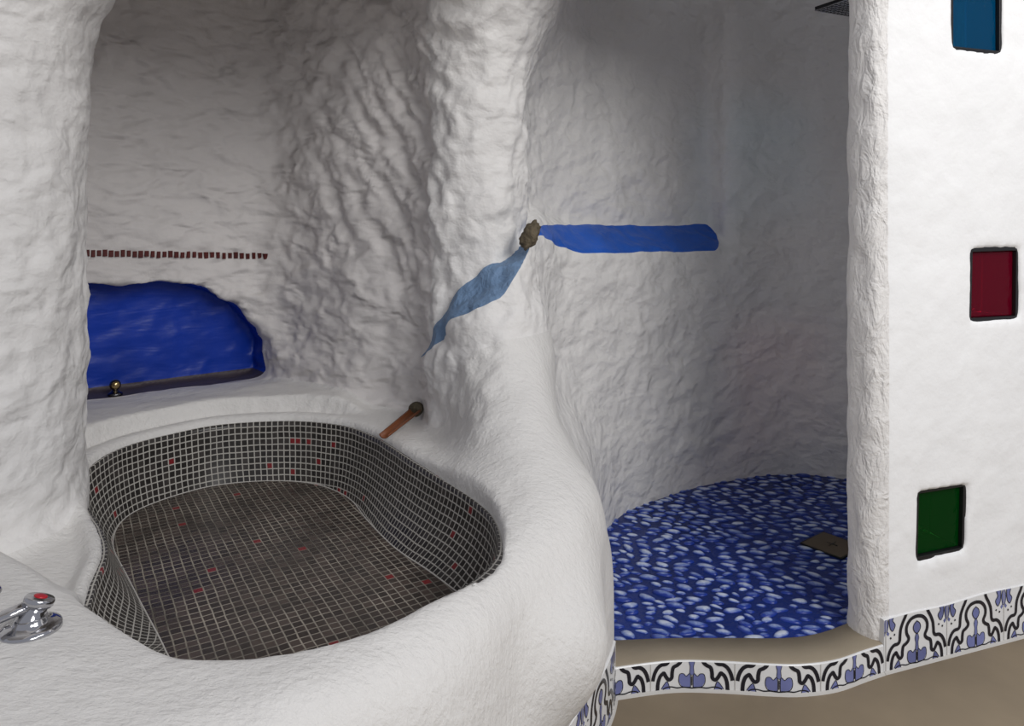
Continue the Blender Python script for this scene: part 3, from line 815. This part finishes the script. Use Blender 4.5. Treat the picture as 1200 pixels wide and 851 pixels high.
def skirting(name, path, topf, phase, label, rep=None, toff=0.006):
    f, L = arc_map(path); mb = MB()
    n = max(8, int(L / .02)); v = []; fc = []
    for k in range(n + 1):
        u = L * k / n; tp = topf(u)
        for (o_, z_) in ((-.02, 0), (toff, 0), (toff, tp - .002), (toff - .002, tp), (-.02, tp)):
            q = f(u, o_); v.append((q[0], q[1], z_ + .0005))
    for k in range(n):
        for j in range(4): fc.append((k * 5 + j, (k + 1) * 5 + j, (k + 1) * 5 + j + 1, k * 5 + j + 1))
    fc.append((0, 1, 2, 3, 4)); fc.append(tuple(n * 5 + j for j in (4, 3, 2, 1, 0)))
    mb.add(v, fc, 0)
    def place(u, vv, o_=.0006):
        q = f(u, toff + o_); return (q[0], q[1], vv + .0015)
    def clipz(pl, u0, mir):
        return [(u0 + mir * a, b) for a, b in pl]
    u0 = -phase - 2 * W
    while u0 < L + W:
        for mir in (-1, 1):
            for pl in shapes_blue:
                P = clipz(pl, u0, mir)
                if not all(0 < a < L for a, b in P): 
                    if all(a <= 0 or a >= L for a, b in P): continue
                    P = [(min(max(a, 0.0005), L - .0005), b) for a, b in P]
                tp = [topf(a) - .0025 for a, b in P]
                if all(b >= t for (a, b), t in zip(P, tp)): continue
                P = [(a, min(b, t)) for (a, b), t in zip(P, tp)]
                c = (sum(a for a, b in P) / len(P), sum(b for a, b in P) / len(P)); nn_ = len(P)
                v = [place(*c)] + [place(a, b) for a, b in P]
                mb.add(v, [(0, i + 1, (i + 1) % nn_ + 1) for i in range(nn_)], 2)
            for pl, wd in ink_lines:
                P = sm(clipz(pl, u0, mir), 4 if len(pl) > 2 else 2) if len(pl) > 2 else np.array(clipz(pl, u0, mir))
                t = np.gradient(P, axis=0); t /= np.maximum(np.linalg.norm(t, axis=1), 1e-9)[:, None]; nr = np.c_[-t[:, 1], t[:, 0]] * wd * .5
                A = P + nr; B = P - nr
                for i in range(len(P) - 1):
                    qd = [A[i], A[i + 1], B[i + 1], B[i]]
                    if any(q_[0] < 0 or q_[0] > L for q_ in qd): continue
                    if min(q_[1] - topf(q_[0]) for q_ in qd) > -.003: continue
                    mb.add([place(q_[0], min(max(q_[1], .0005), topf(q_[0]) - .0025), .0011) for q_ in qd], [(0, 1, 2, 3)], 1)
        u0 += W
    # pale joints between the tiles (one tile per motif)
    u0 = -phase - 1.5 * W
    while u0 < L:
        if u0 > .002:
            mb.add([place(u0 - .0009, .0, .0014), place(u0 + .0009, .0, .0014), place(u0 + .0009, topf(u0) - .003, .0014), place(u0 - .0009, topf(u0) - .003, .0014)], [(0, 1, 2, 3)], 3)
        u0 += W
    # thin bead of grout along the floor
    v = []; fc = []
    for k in range(n + 1):
        u = L * k / n
        for (o_, z_) in ((toff - .001, .007), (toff + .004, .004), (toff + .006, .0)):
            q = f(u, o_); v.append((q[0], q[1], z_))
    for k in range(n):
        for j in range(2): fc.append((k * 3 + j, (k + 1) * 3 + j, (k + 1) * 3 + j + 1, k * 3 + j + 1))
    mb.add(v, fc, 3)
    o = mb.obj(name, [M['glaze'], M['ink'], M['tileblue'], M['grout']], smooth=False)
    tag(o, label, 'skirting tiles', kind='structure'); return o
# right partition
rp = [pw(.014, 0), pw(.3, 0), pw(.7, 0), pw(1.9, 0)]
skirting('baseboard_right', resample(rp, 60, False), lambda u: .131 + .020 * min(u, .6) + .002 * math.sin(u * 23), -.105, 'white tiles with black arches and blue flowers along the foot of the partition')
# step riser
stp = resample([tuple(p) for p in front if p[0] > .215 and p[0] < .915], 70, False)
skirting('trim_1', stp, lambda u: SZ - .003, -.203, 'half-height blue and white patterned tiles facing the shower step', toff=.0015)
# bath surround
ft = [p for p in chaikin(FOOT, 2, False) if -1.6 < p[0] and p[1] < 1.70]
skirting('baseboard_left', resample(ft, 120, False), lambda u: .134 + .002 * math.sin(u * 17), -.03, 'blue and white patterned tiles curving round the foot of the bath surround', toff=.005)

# ------------------------------------------------------------------ glass blocks
labels = {'glass_blue': 'deep blue glass block, topmost in the white partition', 'glass_red': 'dark red glass block, middle one in the white partition', 'glass_green': 'dark green glass block, lowest one in the white partition near the tiles'}
for key, q in blocks.items():
    c = np.mean(np.array(q), 0); base = pw(c[0], 0)
    root = tag(empty('glass_block', (base[0], base[1], float(min(p[1] for p in q)))), labels[key], 'glass block', 'coloured glass blocks in the partition')
    def P3(s_, z_, n_): 
        p = pw(s_, n_); return (p[0], p[1], z_)
    qi = np.array(q)
    def ring(scale, n_): 
        k = c + (qi - c) * scale
        return [P3(a, b, n_) for a, b in k]
    def scaled(d):   # inset by metres
        w = np.ptp(qi[:, 0]); hh = np.ptp(qi[:, 1]); return c + (qi - c) * np.array((1 - 2 * d / w, 1 - 2 * d / hh))
    # black rebate around the glass
    mb = MB(); o_ = scaled(-.006); i_ = scaled(.006)
    v = [P3(a, b, .004) for a, b in o_] + [P3(a, b, .004) for a, b in i_] + [P3(a, b, PT - .004) for a, b in i_] + [P3(a, b, PT - .004) for a, b in o_]
    fc = []
    for j in range(4):
        for k in range(4):
            j2 = (j + 1) % 4; fc.append((j * 4 + k, j * 4 + (k + 1) % 4, j2 * 4 + (k + 1) % 4, j2 * 4 + k))
    mb.add(v, fc); under(soften(mb.obj('frame', M['blackframe'], smooth=False), .0015, 2), root)
    mb = MB(); i_ = scaled(.0055)
    v = [P3(a, b, .014) for a, b in i_] + [P3(a, b, PT - .014) for a, b in i_]
    mb.add(v, [(3, 2, 1, 0), (4, 5, 6, 7)] + [(k, (k + 1) % 4, 4 + (k + 1) % 4, 4 + k) for k in range(4)])
    under(soften(mb.obj('pane', M[key], smooth=False), .004, 3), root)

# ------------------------------------------------------------------ taps on the rim
def surf_z(xx, yy):
    best = None
    hit, loc, nor, _, ob, _ = S.ray_cast(bpy.context.evaluated_depsgraph_get(), Vector((xx, yy, .9)), Vector((0, 0, -1)))
    return (loc.z, nor) if hit else (.52, Vector((0, 0, 1)))
bpy.context.view_layer.update()
def tap(px, py, label, turn):
    X_, Y_ = at(px, py, .528)
    z_, nor = surf_z(X_, Y_)
    root = tag(empty('bath_tap', (X_, Y_, z_)), label, 'tap', 'chrome taps on the bath rim')
    root.rotation_euler.z = turn
    mb = MB(); mb.lathe([(.0385, -.004), (.0385, .001), (.037, .0035), (.031, .006), (.024, .0075), (.021, .012), (.0195, .016)], n=48); mb.obj('flange', M['chrome'], root)
    lean = Matrix.Translation((0, 0, .008)) @ Matrix.Rotation(math.radians(-16), 4, 'X') @ Matrix.Rotation(math.radians(14), 4, 'Y')
    mb = MB(); mb.lathe([(.019, -.004), (.0195, .002), (.017, .009), (.0145, .016), (.014, .022)], lean, 40); mb.obj('stem', M['chrome'], root)
    mb = MB(); mb.lathe([(.014, .020), (.0175, .022), (.0195, .025), (.0195, .031), (.018, .0335), (.0, .0337)], lean, 40, cap=False); cap = mb.obj('cap', M['chrome'], root)
    mb = MB(); mb.lathe([(.0088, .0325), (.0088, .0350), (.0070, .0358), (.0001, .036)], lean, 28, cap=True); d = mb.obj('temperature_dot', M['red'], cap); d['label'] = 'red dot'
    mb = MB(); c0 = lean @ Vector((0, 0, .025))
    mb.tube([c0 + Vector((-.004, -.002, 0)), c0 + Vector((-.028, -.020, -.005)), c0 + Vector((-.058, -.043, -.012)), c0 + Vector((-.072, -.054, -.014))], [.0125, .0110, .0098, .0060], 20, flat=.62)
    mb.obj('lever', M['chrome'], root)
tap(36, 742, 'chrome lever tap with a red dot, fully in view on the white bath rim', 0)
tap(-34, 706, 'chrome tap flange just cut off by the left edge of the photo', .5)

# ------------------------------------------------------------------ wooden spout, brass jet, stone, mosaic strip
def P3at(px, py, Y_): return Vector(((px - PX) / F * Y_, Y_, H - (py - PY) * Y_ / F))
a = P3at(487, 481, 2.11); b = P3at(450, 511, 1.90)
d = (b - a); mb = MB()
side_ = d.cross(Vector((0, 0, 1))).normalized(); up = side_.cross(d.normalized())
n = 12; v = []; fc = []
for i, t in enumerate((-.25, 0, .33, .66, 1.0)):
    c = a + d * t
    R = .018 - .004 * max(t, 0)
    for k in range(n):
        an = math.pi * (1.0 + k / (n - 1)); v.append(c + side_ * math.cos(an) * R + up * (math.sin(an) * R * .8 + .004))
    for k in range(n):
        an = math.pi * (2.0 - k / (n - 1)); v.append(c + side_ * math.cos(an) * R * .72 + up * (math.sin(an) * R * .55 + .004))
m_ = 2 * n
for i in range(4):
    for k in range(m_): fc.append((i * m_ + k, i * m_ + (k + 1) % m_, (i + 1) * m_ + (k + 1) % m_, (i + 1) * m_ + k))
for e in (0, 4):
    for k in range(n - 1): fc.append((e * m_ + k, e * m_ + k + 1, e * m_ + m_ - 2 - k, e * m_ + m_ - 1 - k))
mb.add(v, fc)
root = tag(empty('water_spout', a), 'small copper-brown water spout sloping from the wall corner to the mosaic bath', 'spout')
under(mb.obj('channel', M['copper']), root)
mb = MB(); mb.lathe([(.013, -.016), (.019, -.014), (.021, -.004), (.021, .006), (.015, .010)], Matrix.Translation(a + Vector((0, .004, .002))) @ (d.normalized().to_track_quat('Z', 'Y').to_matrix().to_4x4()), 24)
under(mb.obj('socket', M['rock']), root)

c = P3at(135, 458, 2.32); c.z = .553
root = tag(empty('water_jet', c), 'small round brass fitting on the dark sill of the blue niche', 'brass fitting')
mb = MB(); mb.lathe([(.022, -.002), (.022, .004), (.016, .008), (.010, .012), (.008, .018)], n=32); mb.obj('base', M['darkchrome'], root)
mb = MB(); mb.lathe([(.006 + .0 * k, .016) for k in range(1)] + [(.017 * math.sin(t), .031 - .017 * math.cos(t)) for t in np.linspace(.3, math.pi - .02, 14)], n=32); mb.obj('ball', M['brass'], root)

c = P3at(621, 276, 2.02)
nv = []; nf = []; segs, rg = 28, 18
for i in range(rg + 1):
    ph = math.pi * i / rg
    for k in range(segs):
        t = 2 * math.pi * k / segs; nv.append((math.sin(ph) * math.cos(t), math.sin(ph) * math.sin(t), math.cos(ph)))
nv = np.array(nv); dd = 1 + .28 * fbm(nv * 1.6, 3, 91) + .12 * fbm(nv * 4, 2, 95); nv = nv * dd[:, None] * np.array((.024, .030, .040))
R_ = np.array(Matrix.Rotation(math.radians(28), 3, 'Y')); nv = nv @ R_.T
for i in range(rg):
    for k in range(segs): nf.append((i * segs + k, (i + 1) * segs + k, (i + 1) * segs + (k + 1) % segs, i * segs + (k + 1) % segs))
o = mesh_obj('stone', nv, nf, M['rock']); o.location = c
tag(o, 'small brown stone wedged where the pale blue ledge meets the bright blue one', 'stone')

# row of little dark red tiles, each pressed into the wall
bpy.context.view_layer.update(); dg = bpy.context.evaluated_depsgraph_get()
mb = MB(); camp = Vector((0, 0, H))
tiles = np.linspace(102, 311, 31)
for i, px in enumerate(tiles):
    py = 296.5 + (px - 100) * .018 + .5 * math.sin(i * 1.7)
    dr_ = Vector(((px - PX) / F, 1, -(py - PY) / F)).normalized()
    hit, loc, nor, _, ob, _ = S.ray_cast(dg, camp, dr_)
    if not hit or loc.y < 2.0: continue
    nor = Vector((ND[1], -ND[0], 0)); t = Vector((ND[0], ND[1], 0)); w = .0060 + .0006 * math.sin(i * 5.1); hh = .0100 + .001 * math.sin(i * 2.3)
    v = []
    for dz_, o_ in ((-.012, 0), (.005, 0), (.0065, -.0015)):
        for sx, sz in ((-1, -1), (1, -1), (1, 1), (-1, 1)):
            v.append(loc + t * sx * (w + o_) + Vector((0, 0, sz * (hh + o_))) + nor * dz_)
    mb.add(v, [(3, 2, 1, 0), (8, 9, 10, 11)] + [(j * 4 + k, j * 4 + (k + 1) % 4, (j + 1) * 4 + (k + 1) % 4, (j + 1) * 4 + k) for j in range(2) for k in range(4)])
ms = mb.obj('mosaic_strip', M['redtile'], wall_bath, smooth=False); ms['label'] = 'horizontal row of tiny dark red tiles'

# ------------------------------------------------------------------ rain shower head above the drain
HZ = 1.80
lc = np.array(((955 - PX) / F * (HZ - H) * F / (PY - 13), (HZ - H) * F / (PY - 13)))
ea = np.array((.42, -.907)); eb = np.array((.907, .42)); SS = .24
cen_ = lc + (ea + eb) * SS / 2
root = tag(empty('shower_head', (cen_[0], cen_[1], HZ)), 'square dark mesh-faced shower head high up beside the partition edge', 'shower head')
def loc2(u, w, z_): 
    p = ea * u + eb * w; return (p[0], p[1], z_)
hs = SS / 2
mb = MB(); mb.add([loc2(*q, 0.004) for q in ((-hs, -hs), (hs, -hs), (hs, hs), (-hs, hs))] + [loc2(*q, .014) for q in ((-hs, -hs), (hs, -hs), (hs, hs), (-hs, hs))],
    [(0, 1, 2, 3), (7, 6, 5, 4)] + [(k, 4 + k, 4 + (k + 1) % 4, (k + 1) % 4) for k in range(4)])
mb.obj('plate', M['blackframe'], root, smooth=False)
mb = MB()
for k in range(15):
    t = -hs + SS * k / 14
    mb.tube([loc2(t, -hs, .002), loc2(t, hs, .002)], .0016, 6); mb.tube([loc2(-hs, t, .002), loc2(hs, t, .002)], .0016, 6)
mb.obj('mesh_face', M['chrome'], root)
mb = MB(); mb.lathe([(.022, .013), (.016, .03), (.011, .04), (.011, .24), (.010, .29)], n=20); mb.obj('pipe', M['chrome'], root)

# ------------------------------------------------------------------ light: a large window to the right behind the camera, soft daylight all round
def area(name, loc, target, size, size_y, energy, col):
    L_ = bpy.data.lights.new(name, 'AREA'); L_.shape = 'RECTANGLE'; L_.size = size; L_.size_y = size_y; L_.energy = energy; L_.color = col
    o = bpy.data.objects.new(name, L_); COL.objects.link(o); o.location = loc
    o.rotation_euler = (Vector(target) - Vector(loc)).to_track_quat('-Z', 'Y').to_euler(); return o
area('skylight', (2.05, .15, 3.1), (.4, 2.0, .8), 1.2, 1.2, 27, (1, .985, .96))
area('window_light', (1.75, -1.35, 2.5), (.9, 2.3, .85), 1.5, 1.5, 58, (1, .99, .97))
wd = bpy.data.worlds.new('world'); S.world = wd; wd.use_nodes = True
wd.node_tree.nodes['Background'].inputs['Color'].default_value = (.88, .90, 1, 1)
wd.node_tree.nodes['Background'].inputs['Strength'].default_value = .40

cam = bpy.data.cameras.new('camera'); co = bpy.data.objects.new('camera', cam); COL.objects.link(co)
co.location = (0, 0, H); co.rotation_euler = (math.radians(90), 0, 0)
cam.sensor_width = 36; cam.lens = 36 * F / 1200; cam.shift_y = -(425.5 - PY) / 1200; cam.clip_start = .05
S.camera = co
S.view_settings.view_transform = 'Standard'; S.view_settings.look = 'None'; S.view_settings.gamma = 1; S.view_settings.exposure = 0
S.view_settings.use_curve_mapping = False
